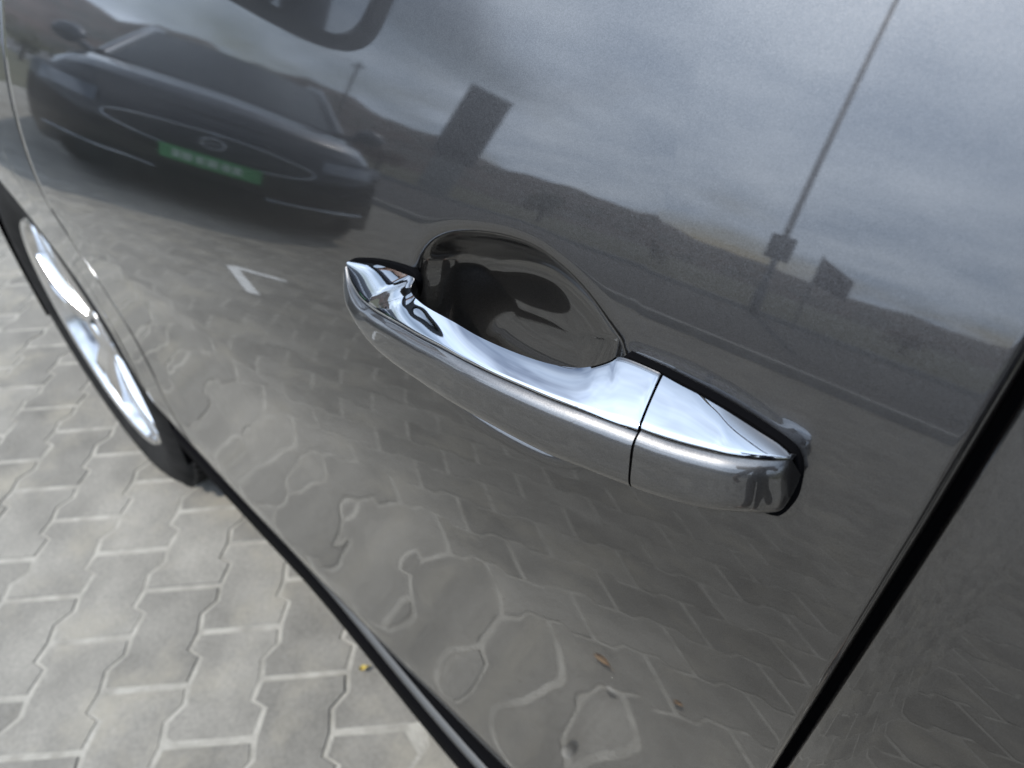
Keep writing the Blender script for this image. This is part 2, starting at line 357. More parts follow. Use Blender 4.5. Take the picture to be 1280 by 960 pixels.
# front door: fine grid round the handle
ux = np.concatenate([np.linspace(-.86, -.24, 70)[:-1], np.arange(-.24, -.030, .0010), np.linspace(-.030, -.0, 10)])
zx = np.concatenate([np.linspace(DOORB, .845, 62)[:-1], np.arange(.845, .955, .0010), np.linspace(.955, 1.085, 22)])
Xg = np.zeros((len(ux), len(zx))); Zg = np.tile(zx, (len(ux), 1))
for j, z in enumerate(zx):
    f0, f1 = float(FX(z)), float(RX(z)); sh0 = f0+.86; sh1 = f1
    Xg[:, j] = ux+sh0*np.clip((-.30-ux)/.56, 0, 1)+sh1*np.clip((ux+.03)/.03, 0, 1)*1.0
Zg = Zg+.008*sstep((Xg+.47)/.35)*np.clip((.845-Zg)/.48, 0, 1)
door = panel_mesh(Xg, Zg, True).build('front_door', PAINT, car, angle=0)
# rear door and its neighbours
GAP = .0056
def strip_panel(x0f, x1f, zb, zt, nx, nz, name, waves=True, zbf=None, ztf=None):
    X = np.zeros((nx, nz)); Z = np.zeros((nx, nz))
    for i in range(nx):
        t = i/(nx-1)
        xm = x0f(.7)+(x1f(.7)-x0f(.7))*t
        z0 = zbf(xm) if zbf else zb; z1 = ztf(xm) if ztf else zt
        for j in range(nz):
            z = z0+(z1-z0)*j/(nz-1); Z[i, j] = z; X[i, j] = x0f(z)+(x1f(z)-x0f(z))*t
    return panel_mesh(X, Z, False, waves).build(name, PAINT, car, angle=0)
RAX, FAX, AR, WZ = 1.29, -1.36, .372, .345
def arch(x, ax, base):
    d = AR*AR-(x-ax)**2
    return max(base, WZ+math.sqrt(d)) if d > 0 else base
rear_end = lambda z: .86+0*z
strip_panel(lambda z: float(RX(z))+GAP, lambda z: .86-.12*max(0, .75-z), DOORB, 1.085, 60, 60, 'rear_door')
strip_panel(lambda z: -2.12, lambda z: float(FX(z))-.0045, .3, 1.0, 220, 40, 'front_fender', True, lambda x: arch(x, FAX, .30), lambda x: .80+.22*math.sqrt(max(0, min(1, (x+2.13)/1.27))))
strip_panel(lambda z: .865-.12*max(0, .75-z), lambda z: 2.0, .3, 1.07, 160, 40, 'rear_quarter_panel', True, lambda x: arch(x, RAX, .33), lambda x: 1.085-.05*max(0, x-1.2))
# dark jamb behind the shut lines
mb = MB()
zz = np.linspace(.36, 1.08, 40)
for f, wd in ((lambda z: float(RX(z))+GAP/2, .03), (lambda z: float(FX(z))-.002, .03)):
    MB().grid([[(f(z)+dx, float(ysurf(f(z), z))+.0125, z) for z in zz] for dx in (-wd, -.01, .01, wd)]).build('door_jamb', RUBBER, car)
# sill below the doors
mb = MB(); xs = np.linspace(-.98, .92, 60)
def sill_rows(pr): return [[(x, float(ysurf(x, DOORB))+dy-(.019*float(sstep((x+.62)/.42)) if dy < .02 else 0), z) for dy, z in pr] for x in xs]
mb.grid(sill_rows([(.05, .362), (.014, .3615), (.012, .360), (.010, .352)]), mi=0)
mb.grid(sill_rows([(.010, .352), (.0052, .3485), (.0040, .3460), (.0040, .3445)]), mi=1)
mb.grid(sill_rows([(.0040, .3445), (.0005, .3435), (-.0010, .340), (-.0010, .308), (.012, .290), (.05, .270), (.25, .262)]), mi=2)
mb.build('sill', [RUBBER, TRIM, RUBBER], car)

# ---------------------------------------------------------------- door handle
#HANDLE
GI = [[-0.2508, 0.9067, 0.003], [-0.2263, 0.9131, 0.004], [-0.2086, 0.9156, 0.0045], [-0.2022, 0.9162, 0.0052], [-0.1991, 0.9156, 0.0095], [-0.1925, 0.9156, 0.013], [-0.1852, 0.915, 0.0143], [-0.1765, 0.9154, 0.0152], [-0.1642, 0.9161, 0.016], [-0.1518, 0.9162, 0.0166], [-0.1369, 0.9172, 0.0166], [-0.1238, 0.9184, 0.0158], [-0.1155, 0.9193, 0.0142], [-0.1092, 0.9205, 0.0122], [-0.105, 0.9222, 0.0102], [-0.1019, 0.9238, 0.007], [-0.0996, 0.9253, 0.005], [-0.0868, 0.9258, 0.0047], [-0.0848, 0.9253, 0.0046]]
GS = [[-0.2529, 0.9053, 0.004], [-0.2465, 0.9006, 0.007], [-0.2348, 0.8986, 0.0105], [-0.2256, 0.899, 0.0125], [-0.2178, 0.9008, 0.015], [-0.2053, 0.9037, 0.018], [-0.1921, 0.9058, 0.02], [-0.1794, 0.9073, 0.0215], [-0.1646, 0.9095, 0.023], [-0.1503, 0.9111, 0.0242], [-0.1346, 0.9129, 0.0248], [-0.1213, 0.9142, 0.0245], [-0.1098, 0.9151, 0.0238], [-0.1014, 0.9158, 0.023], [-0.0958, 0.916, 0.0222], [-0.091, 0.9161, 0.0214], [-0.0869, 0.9161, 0.0206], [-0.0823, 0.9163, 0.0199], [-0.0806, 0.9164, 0.0197]]
GB = [[-0.2557, 0.898, 0.0035], [-0.2528, 0.894, 0.0055], [-0.246, 0.8907, 0.0088], [-0.2386, 0.8885, 0.011], [-0.2296, 0.8873, 0.0135], [-0.216, 0.8857, 0.0165], [-0.1986, 0.8853, 0.0186], [-0.184, 0.8866, 0.0201], [-0.1678, 0.8879, 0.0216], [-0.1531, 0.8895, 0.0228], [-0.1368, 0.8913, 0.0234], [-0.1225, 0.8921, 0.0231], [-0.1098, 0.893, 0.0225], [-0.1012, 0.8939, 0.0217], [-0.0953, 0.8945, 0.0209], [-0.0901, 0.8947, 0.0201], [-0.0854, 0.8949, 0.0193], [-0.0805, 0.8953, 0.0186], [-0.0787, 0.8955, 0.0184]]
CI = [[-0.0839, 0.9254, 0.0046], [-0.0778, 0.9252, 0.005], [-0.0718, 0.9253, 0.0055], [-0.066, 0.9251, 0.006], [-0.0615, 0.9247, 0.0062], [-0.052, 0.9232, 0.0062], [-0.0464, 0.9222, 0.006], [-0.0435, 0.9211, 0.0056], [-0.0422, 0.9203, 0.0054]]
CS = [[-0.0797, 0.9173, 0.0195], [-0.0735, 0.9178, 0.019], [-0.0666, 0.9188, 0.0183], [-0.0603, 0.9199, 0.0175], [-0.0544, 0.9209, 0.0164], [-0.0476, 0.9217, 0.0135], [-0.0438, 0.9218, 0.0108], [-0.0419, 0.9215, 0.0086], [-0.0412, 0.9208, 0.007]]
CB = [[-0.0781, 0.8954, 0.0182], [-0.0716, 0.8964, 0.0177], [-0.0621, 0.8988, 0.017], [-0.0563, 0.9003, 0.0162], [-0.051, 0.902, 0.0151], [-0.0441, 0.904, 0.0123], [-0.0412, 0.9041, 0.0098], [-0.0386, 0.9053, 0.0078], [-0.0382, 0.9084, 0.0064]]
#ENDHANDLE
def resamp(A, n):
    """smooth the traced stations with a Catmull-Rom pass"""
    A = np.asarray(A, float); t = np.linspace(0, len(A)-1, n); o = []
    for q in t:
        i = min(int(q), len(A)-2); f = q-i
        p0, p1, p2, p3 = A[max(i-1, 0)], A[i], A[i+1], A[min(i+2, len(A)-1)]
        o.append(.5*((2*p1)+(-p0+p2)*f+(2*p0-5*p1+4*p2-p3)*f*f+(-p0+3*p1-3*p2+p3)*f**3))
    return np.array(o)
def relax(A, it):
    A = A.copy()
    for _ in range(it): A[1:-1] = .25*A[:-2]+.5*A[1:-1]+.25*A[2:]
    return A
def world3(A):   # (x, z, outward) -> xyz off the door skin
    A = np.asarray(A); return np.stack([A[..., 0], ysurf(A[..., 0], A[..., 1])-A[..., 2], A[..., 1]], -1)
def handle_piece(I, S, B, name, n, ends):
    I, S, B = [relax(resamp(q, n), 5) for q in (I, S, B)]
    i3, s3, b3 = world3(I), world3(S), world3(B)
    chrome, paint = [], []
    for k in range(n):
        i_, s_, b_ = i3[k], s3[k], b3[k]
        wtop = np.linalg.norm(s_-i_)
        d = (s_-i_)/max(wtop, 1e-6)
        up = np.array([0, -.25, 1.0]); up -= d*(up@d); up /= np.linalg.norm(up)
        row = [i_+np.array([0, .0012, -.009]), i_+np.array([0, .0010, -.0028]), i_+np.array([0, .0002, -.0008])]
        crown = .045*wtop
        for u in (.04, .12, .22, .34, .46, .58, .70, .80, .88, .94, .98, 1.0):
            row.append(i_+(s_-i_)*u+up*(crown*(1-(2*u-1)**2)-.0006*max(0, (u-.93)/.07)**2))
        row.append(s_+np.array([0, .0006, -.0010])); row.append(s_+np.array([0, .003, -.0012]))
        chrome.append(row)
        # painted outer shell
        a = s_+np.array([0, .0004, -.0014]); hgt = np.linalg.norm(b_-a); e = (b_-a)/max(hgt, 1e-6)
        outv = np.array([0, -1.0, .15]); outv -= e*(outv@e); outv /= max(np.linalg.norm(outv), 1e-6)
        amp = min(.0030, .17*hgt)
        row = [a+np.array([0, .0035, -.0002]), a+np.array([0, .0006, 0])]
        for u in (.0, .015, .035, .06, .09, .125, .165, .21, .27, .35, .45, .55, .65, .74, .82, .88, .92, .955, .98, 1.0):
            bulge = amp*(1-abs(2*u-1)**5)
            row.append(a+(b_-a)*u+outv*bulge)
        back = i_[1]-b_[1]
        row.append(b_+np.array([0, .0022, .0000])); row.append(b_+np.array([0, max(back*.8, .004), .0020])); row.append(np.array([b_[0], i_[1]+.001, .5*(i_[2]+b_[2])])); row.append(i_+np.array([0, .0012, -.006]))
        paint.append(row)
    mc = MB().grid(chrome); mp = MB().grid(paint)
    for rows, mbx in ((paint, mp),):
        for idx in ends:
            r = rows[idx]; mbx.add(r, [tuple(range(len(r)))])
    for idx in ends:
        r = chrome[idx]; mc.add(r, [tuple(range(len(r)))])
    return mc, mp
mc, mp = handle_piece(GI, GS, GB, 'grip', 150, (0, -1))
grip = mp.build('handle_grip', PAINT_LIT, door, angle=50); gch = mc.build('grip_chrome_strip', CHROME, door, angle=50)
mc, mp = handle_piece(CI, CS, CB, 'cap', 70, (0, -1))
cap_ = mp.build('lock_cap', PAINT_LIT, door, angle=50); cch = mc.build('lock_cap_chrome_strip', CHROME, door, angle=50)
# rubber gaskets between handle and skin; their black paints in the deep gap's shade
def plate(poly, h0, h1, name, m_, parent):
    poly = np.asarray(poly); n = len(poly)
    a = world3(np.column_stack([poly, np.full(n, h0)])); b = world3(np.column_stack([poly, np.full(n, h1)]))
    c = world3(np.column_stack([(poly-poly.mean(0))*.97+poly.mean(0), np.full(n, h1+.0004)]))
    mb = MB(); mb.grid([a, b, c], closed_v=True); mb.add(c, [tuple(range(n))]); return mb.build(name, m_, parent, angle=60)
ci = resamp(CI, 24)[:, :2]; cb = resamp(CB, 24)[:, :2]; cs = resamp(CS, 24)[:, :2]
top = ci+np.array([.0004, .0009])
right = np.array([(-.0410, .9185), (-.0392, .914), (-.0382, .908), (-.0382, .902), (-.0390, .8965), (-.041, .893), (-.045, .892)])
gpoly = np.array([(-0.1013, 0.9248), (-0.0939, 0.9247), (-0.0851, 0.9248), (-0.0739, 0.9243), (-0.0658, 0.9237), (-0.0567, 0.9227), (-0.0504, 0.9218), (-0.0442, 0.9205), (-0.0411, 0.9189), (-0.0391, 0.9158), (-0.0378, 0.9109), (-0.0373, 0.905), (-0.0387, 0.9001), (-.041, .897), (-.06, .894), (-.09, .892), (-.101, .900)])
plate(chaikin(gpoly, 2), -.001, .0026, 'gap_shade_gasket', RUBBER, door)
gi = resamp(GI[:5], 14)[:, :2]
lp = np.array([(-.2580, .9005), (-.2540, .9060), (-.2426, .9098), (-.2301, .9130), (-.2165, .9152), (-.2084, .9156), (-.2052, .9147), (-.203, .910), (-.206, .902), (-.222, .895), (-.242, .8925), (-.255, .8945)])
plate(chaikin(lp, 2), -.001, .0012, 'gap_shade_gasket', RUBBER, door)

# ---------------------------------------------------------------- the rest of the grey car
WT = 1.80
def mir(P): P = np.asarray(P).copy(); P[..., 1] = WT-P[..., 1]; return P
# far side
xs = np.linspace(-2.12, 2.0, 120); zs = np.linspace(.3, 1.0, 24)
mb = MB(); rows = []
for x in xs:
    z0 = max(arch(x, FAX, .30), arch(x, RAX, .30)); z1 = (.80+.22*math.sqrt(max(0, min(1, (x+2.13)/1.27)))) if x < -.86 else 1.085
    rows.append([(x, WT-float(ysurf(x, z)), z) for z in np.linspace(z0, z1, 24)])
mb.grid(rows, flip=True).build('far_side_panel', PAINT, car, angle=0)
# bonnet
mb = MB(); rows = []
for x in np.linspace(-2.12, -.88, 30):
    zt = .80+.22*math.sqrt(max(0, min(1, (x+2.13)/1.27))); y0 = float(ysurf(x, zt))+.004
    rows.append([(x-.10*(1-(2*v-1)**2)*max(0, (-x-1.2)), y0+(WT-2*y0)*v, zt+.004+.055*(1-(2*v-1)**4)) for v in np.linspace(0, 1, 25)])
mb.grid(rows); mb.build('bonnet', PAINT, car, angle=0)
# front face: bumper with grille opening and lamps
def front_x(v): return -2.12-.24*(1-(2*v-1)**2)
mb = MB(); rows = []
for z in np.linspace(.24, .80, 20):
    y0 = float(ysurf(-2.12, max(z, .3))); rows.append([(front_x(v)*1.0+.02*abs(z-.5), y0+(WT-2*y0)*v, z) for v in np.linspace(0, 1, 30)])
mb.grid(rows); mb.build('front_bumper', PAINT, car)
mb = MB(); mb.grid([[(front_x(v)-.006, .30+1.2*((v-.17)/.66), z) for v in np.linspace(.22, .78, 20)] for z in (.46, .56, .66)]); mb.build('grille', SATIN, car)
for s_ in (0, 1):
    mb = MB(); rows = []
    for z in np.linspace(.66, .78, 6):
        rows.append([(front_x(v)-.008, (.05+1.7*v) if s_ == 0 else WT-(.05+1.7*v), z-.02*(v*5)) for v in np.linspace(.03, .24, 10)])
    mb.grid(rows); mb.build('headlight', HEADL, car)
# rear
mb = MB(); rows = []
for z in np.linspace(.28, 1.06, 20):
    y0 = float(ysurf(2.0, z)); rows.append([(2.0+.16*(1-(2*v-1)**4)-.10*max(0, z-.7), y0+(WT-2*y0)*v, z) for v in np.linspace(0, 1, 25)])
mb.grid(rows, flip=True); mb.build('tailgate', PAINT, car)
for yy in (.16, WT-.16): mb = MB(); mb.box((2.055, yy, .88), (.10, .26, .14)); mb.build('tail_light', REDL, car)
# greenhouse
BEL = 1.085
def gh(x, t):   # side of the cabin: t 0 at the belt, 1 at the roof rail
    zr = np.interp(x, [-.95, -.75, -.15, .4, 1.2, 1.75, 1.98], [1.05, 1.10, 1.47, 1.525, 1.50, 1.42, 1.10])
    z = BEL-.03+(max(zr, 1.06)-BEL+.03)*t
    return (x, .045+.30*(z-1.055)+.10*max(0, x-1.2)*t, z)
def gh_panel(xs, t0, t1, name, m_, n=8, dy=0.0):
    rows = [[tuple(np.array(gh(x, t))+np.array([0, dy, 0])) for t in np.linspace(t0, t1, n)] for x in xs]
    MB().grid(rows).build(name, m_, car); MB().grid(mir(np.array(rows)), flip=True).build(name, m_, car)
gh_panel(np.linspace(-.70, -.03, 20), 0, .93, 'front_side_window', GLASS, dy=.012)
gh_panel(np.linspace(.05, .80, 20), 0, .93, 'rear_side_window', GLASS, dy=.012)
gh_panel(np.linspace(.86, 1.55, 16), 0, .9, 'quarter_window', GLASS, dy=.012)
gh_panel(np.linspace(-.03, .05, 4), 0, 1, 'b_pillar', SATIN, dy=.006)
gh_panel(np.linspace(.80, .86, 4), 0, 1, 'c_pillar', SATIN, dy=.006)
gh_panel(np.linspace(1.55, 1.96, 10), 0, 1, 'rear_pillar', PAINT)
gh_panel(np.linspace(-.92, -.70, 8), 0, 1, 'front_pillar', PAINT)
gh_panel(np.linspace(-.70, 1.55, 50), .90, 1.02, 'roof_rail', PAINT)
mb = MB(); mb.grid([[(x, float(ysurf(x, 1.08))+d, z) for d, z in ((.010, 1.085), (-.002, 1.088), (-.002, 1.098), (.012, 1.100), (.03, 1.098))] for x in np.linspace(-.78, 1.5, 60)])
mb.build('window_sill_strip', CHROME, car)
rows = []
for x in np.linspace(-.15, 1.75, 24):
    p = gh(x, 1.0); rows.append([(x, p[1]+(WT-2*p[1])*v, p[2]+.05*(1-(2*v-1)**4)) for v in np.linspace(0, 1, 17)])
MB().grid(rows).build('roof', PAINT, car)
def screen(xa, xb, n, name):
    rows = []
    for x in np.linspace(xa, xb, n):
        p = gh(x, 1.0); rows.append([(x, p[1]+(WT-2*p[1])*v, p[2]+.05*(1-(2*v-1)**4)) for v in np.linspace(0, 1, 17)])
    MB().grid(rows).build(name, GLASS, car)
screen(-.93, -.15, 14, 'windscreen'); screen(1.75, 1.97, 8, 'rear_window')
# underside and wheel housings keep daylight out of the body
mb = MB(); mb.box((0, .9, .30), (4.0, 1.46, .06)); mb.build('underbody', RUBBER, car)
for ax in (FAX, RAX):
    for sd_ in (0, 1):
        rows = []
        for k in range(25):
            t = math.pi*(k/24)*1.16-.08*math.pi
            rows.append([(ax+(AR+.004)*math.cos(t), (yy if sd_ == 0 else WT-yy), WZ+(AR+.004)*math.sin(t)) for yy in (.035, .12, .30)])
        mb = MB(); mb.grid(rows)
        mb.grid([[(ax+r*math.cos(math.pi*(k/24)*1.16-.08*math.pi), .30 if sd_ == 0 else WT-.30, WZ+r*math.sin(math.pi*(k/24)*1.16-.08*math.pi)) for r in (0, AR+.004)] for k in range(25)])
        mb.build('wheel_arch_liner', RUBBER, car)
# wheels: tyre with tread blocks, five forked spokes, disc
def build_wheel(parent_car, ax, yout, sgn, name='wheel', R=.345):
    wroot = bpy.data.objects.new(name, None); COL.objects.link(wroot); attach(wroot, parent_car)
    c = (ax, yout, R)
    q = lambda pr: [(r, sgn*a) for r, a in pr]
    mb = MB(); mb.lathe(q([(.236, .022), (.240, .008), (.252, .003), (.275, -.004), (.300, -.003), (.322, .006), (.334, .016), (.339, .024), (.342, .035), (.333, .037), (.333, .042), (.345, .044), (.345, .085), (.334, .087), (.334, .093), (.345, .095), (.345, .135), (.334, .137), (.334, .143), (.343, .146), (.342, .175), (.33, .19), (.29, .203), (.25, .20), (.236, .18)]), 96, 'y', c)
    for k in range(72):
        t = 2*math.pi*k/72; rot = Matrix.Rotation(-t, 3, 'Y')
        mb.box(Vector(c)+rot @ Vector((.340, sgn*.030, 0)), (.010, .022, .017), rot)
    tyre = mb.build('tyre', TYRE, None); tyre.parent = wroot
    mb = MB()
    mb.lathe(q([(.236, .020), (.241, .010), (.236, .006), (.228, .010), (.224, .020), (.218, .040), (.212, .16), (.236, .18)]), 72, 'y', c)
    mb.lathe(q([(.0, .018), (.030, .018), (.034, .022), (.058, .028), (.066, .040), (.066, .07)]), 40, 'y', c)
    for k in range(5):
        t0 = 2*math.pi*k/5+.35
        for dt in (-.17, .17):
            A = []
            for u in np.linspace(0, 1, 9):
                r = .050+.176*u; t = t0+dt*(.35+.65*u); wd = .014-.002*u+.006*u*u; y = .026-.008*math.sin(u*math.pi)-.010*u
                cx, cz = r*math.cos(t), r*math.sin(t); px, pz = -math.sin(t), math.cos(t)
                A.append([(c[0]+cx+px*wd*e, c[1]+sgn*(y+o_), c[2]+cz+pz*wd*e) for e, o_ in ((-1.1, .030), (-1, .004), (-.8, 0), (.8, 0), (1, .004), (1.1, .030))])
            mb.grid(A)
    for k in range(5):
        t = 2*math.pi*k/5+.35+math.pi/5
        mb.lathe(q([(.0, .026), (.008, .027), (.009, .034)]), 10, 'y', (c[0]+.043*math.cos(t), c[1], c[2]+.043*math.sin(t)))
    rim = mb.build('rim', ALLOY, None); rim.parent = wroot
    mb = MB(); mb.lathe(q([(.06, .075), (.150, .075), (.150, .097), (.06, .097)]), 60, 'y', c); mb.lathe(q([(.0, .11), (.215, .11)]), 40, 'y', c, 0)
    disc = mb.build('brake_disc', STEEL, None); disc.parent = wroot
    return wroot
WY = .036
for ax in (FAX, RAX):
    build_wheel(car, ax, WY, 1); build_wheel(car, ax, WT-WY, -1)
# door mirrors
def door_mirror(sgn, y0):
    root = bpy.data.objects.new('door_mirror', None); COL.objects.link(root); attach(root, car)
    cx, cy, cz = -.67, y0-sgn*.165, 1.122
    rows = []
    for k, u in enumerate(np.linspace(0, 1, 12)):
        s = math.sqrt(max(0, 1-((1-u))**2.2))*.999+.001
        rows.append([(cx-.085*(1-u), cy+.118*s*math.copysign(abs(math.cos(t))**.55, math.cos(t)), cz+.076*s*math.copysign(abs(math.sin(t))**.55, math.sin(t))) for t in np.linspace(0, 2*math.pi, 40, endpoint=False)])
    inner = [(cx+.001, cy+.103*math.copysign(abs(math.cos(t))**.55, math.cos(t)), cz+.061*math.copysign(abs(math.sin(t))**.55, math.sin(t))) for t in np.linspace(0, 2*math.pi, 40, endpoint=False)]
    rec = [(p[0]-.012, p[1], p[2]) for p in inner]
    mb = MB(); mb.grid(rows+[inner, rec], closed_v=True); mb.tube([(cx-.03, cy+sgn*.08, cz-.05), (cx-.02, cy+sgn*.15, cz-.085), (cx-.02, cy+sgn*.19, cz-.09)], [.026, .028, .03], 14)
    h_ = mb.build('mirror_housing', SATIN, None); h_.parent = root
    g_ = MB().add(rec, [tuple(range(40))]).build('mirror_glass', MIRROR, None, smooth=False); g_.parent = root
    g_.location.x += .002
    return root
door_mirror(1, .03); door_mirror(-1, WT-.03)

# ---------------------------------------------------------------- paving
PAZ = rad(47.6); PV = np.array([-math.sin(PAZ), math.cos(PAZ)]); PU = np.array([math.cos(PAZ), math.sin(PAZ)])
PW, PL = .1297, .1932; CUV = np.array([.673, -.703])
def pw2(u, v): return CAM[:2]+PU*(u-CUV[0])+PV*(v-CUV[1])
ZPH = [(0, .045), (.25, .085), (.32, -.090), (.5, -.045), (.69, -.085), (.83, .075), (1, .045)]
def zoff(ph): ph = ph % 1.0; return np.interp(ph, [a for a, _ in ZPH], [b for _, b in ZPH])*PW
JZ, JC, CH = .0029, .0043, .0022      # half joints: zigzag, cross; chamfer
def paver_outline(inset):
    # block in a strip whose cross joints sit at phase 0 on its right-hand line (left strip of that line)
    vs_ = [0, .25, .32, .5, .69, .83, 1.0]
    right_ = [(PW+zoff(v), v*PL) for v in (0, .25, .32, .5, .69, .83, 1.0)]
    left_ = [(zoff(v+.5), v*PL) for v in (0, .19, .33, .5, .75, .82, 1.0)]
    pts = []
    for (x, y) in right_: pts.append([x-JZ-inset, y])
    for (x, y) in reversed(left_): pts.append([x+JZ+inset, y])
    pts = np.array(pts); pts[:, 1] = np.clip(pts[:, 1], JC+inset, PL-JC-inset)
    return pts
o_top, o_bot = paver_outline(CH), paver_outline(0)
n_ = len(o_top)
def to_world_vec(p): return np.array([PU*q[0]+PV*q[1] for q in p])
topw, botw = to_world_vec(o_top), to_world_vec(o_bot)
ctr = topw.mean(0)
pv_v = [(*(p-ctr), 0) for p in topw]+[(*(p-ctr), -.0030) for p in botw]
pv_f = [tuple(range(n_))]+[(i, n_+i, n_+(i+1) % n_, (i+1) % n_) for i in range(n_)]
pme = bpy.data.meshes.new('paving_stone'); pme.from_pydata(pv_v, [], pv_f); pme.materials.append(PAVER); pme.update()
if pme.polygons[0].normal.z < 0: pme.flip_normals()
pme.polygons.foreach_set('use_smooth', [True]*len(pme.polygons)); pme.set_sharp_from_angle(angle=rad(25))
X0, X1, Y0, Y1 = -10.5, 4.0, -5.6, 2.6
cells = []
for zi in range(-120, 120):
    for k in range(-90, 90):
        v0 = (k if zi % 2 else k+.5)*PL
        base = pw2(zi*PW, v0); c = base+ctr
        if X0 < c[0] < X1 and Y0 < c[1] < Y1: cells.append(c)
cells = np.array(cells)
def pix(P):
    q = (P-CAM) @ CR
    with np.errstate(all='ignore'): return 640+850*q[:, 0]/q[:, 2], 480+850*q[:, 1]/q[:, 2], q[:, 2]
px_, py_, pz_ = pix(np.column_stack([cells, np.zeros(len(cells))]))
inview = (pz_ > .05) & (px_ > -110) & (px_ < 640) & (py_ > 60) & (py_ < 1060) & (cells[:, 1] < .25)
rank = np.where(inview, np.hypot(cells[:, 0], cells[:, 1]+.15), 50+np.hypot(cells[:, 0]+.6, cells[:, 1]+.6))
order = np.argsort(rank); near = order[:300]; far = order[300:]
pave = bpy.data.objects.new('pavement', None); COL.objects.link(pave); struct(pave)
rng = np.random.default_rng(3)
for i in near:
    o = bpy.data.objects.new('paving_stone', pme); COL.objects.link(o); o.parent = pave
    o.location = (cells[i, 0], cells[i, 1], rng.uniform(-.0009, .0009)); o.rotation_euler = (rng.normal(0, .004), rng.normal(0, .004), rng.normal(0, .004))
bv = np.array(pv_v)
VV = (bv[None]+np.column_stack([cells[far], rng.uniform(-.0009, .0009, len(far))])[:, None]).reshape(-1, 3)
FF = []
for k in range(len(far)):
    o = k*2*n_
    FF += [tuple(i+o for i in f) for f in pv_f]
fm = bpy.data.meshes.new('paving_stones_beyond'); fm.from_pydata(VV.tolist(), [], FF); fm.materials.append(PAVER); fm.update()
if fm.polygons[0].normal.z < 0: fm.flip_normals()
fo = bpy.data.objects.new('outlying_paving', fm); COL.objects.link(fo); fo.parent = pave; fo['kind'] = 'stuff'
MB().add([(X0, Y0, -.0016), (X1, Y0, -.0016), (X1, Y1, -.0016), (X0, Y1, -.0016)], [(0, 1, 2, 3)]).build('joint_bed', JOINT, pave, False)
# ground, road, kerb
struct(MB().add([(-3000, -3000, -.03), (3000, -3000, -.03), (3000, 3000, -.03), (-3000, 3000, -.03)], [(0, 1, 2, 3)]).build('ground', GRASS, None, False))
struct(MB().add([(-80, -16, -.020), (60, -16, -.020), (60, -5.72, -.020), (-80, -5.72, -.020)], [(0, 1, 2, 3)]).build('road', ASPHALT, None, False))
struct(MB().add([(-80, 2.72, -.022), (60, 2.72, -.022), (60, 14, -.022), (-80, 14, -.022)], [(0, 1, 2, 3)]).build('asphalt_yard', ASPHALT, None, False))
kerb = bpy.data.objects.new('kerb', None); COL.objects.link(kerb); struct(kerb)
k0 = MB().box((0, -5.66, .035), (.992, .12, .17), None, 0, .94).build('kerb_stone', CONCRETE, kerb, False); k0.location.x = -30
for k in range(1, 66):
    o = k0.copy(); COL.objects.link(o); o.parent = kerb; o.location.x = -30+k
struct(MB().box((0, -16.1, .05), (140, .16, .22)).build('far_kerb', CONCRETE, None, False))
def flat(x0, x1, y, wd, z): return MB().add([(x0, y-wd/2, z), (x1, y-wd/2, z), (x1, y+wd/2, z), (x0, y+wd/2, z)], [(0, 1, 2, 3)])
struct(flat(-60, 50, -6.6, .08, -.016).build('road_marking', WHITE, None, False))
# bay corner painted on the blocks: an L
def bar(p, q, wd, z=.0032):
    p, q = np.array(p), np.array(q); d = (q-p)/np.linalg.norm(q-p); n = np.array([-d[1], d[0]])*wd/2
    return [(*(p-n), z), (*(q-n), z), (*(q+n), z), (*(p+n), z)]
A_, B_, C_ = (-2.47, -.91), (-2.10, -.78), (-2.36, -1.13)
mb = MB(); mb.add(bar(A_, B_, .055), [(0, 1, 2, 3)]); mb.add(bar(A_, C_, .05, .0036), [(0, 1, 2, 3)])
struct(mb.build('bay_marking', WHITE, None, False))

# ---------------------------------------------------------------- black car parked opposite
CAZ = rad(66); fwd = Vector((math.sin(CAZ), math.cos(CAZ), 0))   # its nose points this way
dc = thing('black_car', 'glossy black car with green front plate, seen mirrored in the grey door', 'car', (-3.68, -1.49, 0), math.atan2(fwd.y, fwd.x), None, True)
# local: +x is forward, nose at x = 0
def hw(x): return .97*(1-.02*(x+2)**2/4)
def topz(x): return np.interp(x, [-4.45, -4.3, -3.9, -3.2, -1.3, -.6, -.2, -.06, 0], [.80, 1.0, 1.06, 1.06, 1.06, 1.03, .98, .92, .84])
def nosex(x, v): return x-.42*abs(v)**3*np.clip((x+1.6)/1.6, 0, 1)+.25*abs(v)**3*np.clip((-3.2-x)/1.2, 0, 1)
body = MB(); rows = []
for x in np.concatenate([np.linspace(-4.45, -1.4, 40), np.linspace(-1.38, -.1, 26), np.linspace(-.09, 0, 6)]):
    zt = float(topz(x)); W_ = hw(x); r = []
    for v, zf in ((-.93, .20), (-.985, .30), (-1, .45), (-1, .62), (-.975, .78), (-.93, .90), (-.84, .965), (-.7, .985), (-.45, 1.0), (-.2, 1.012), (0, 1.015), (.2, 1.012), (.45, 1.0), (.7, .985), (.84, .965), (.93, .90), (.975, .78), (1, .62), (1, .45), (.985, .30), (.93, .20)):
        z = .2+(zt-.2)*(zf-.2)/.8; z = max(z, .2)
        r.append((float(nosex(x, v)), W_*v, z))
    rows.append(r)
body.grid(rows)
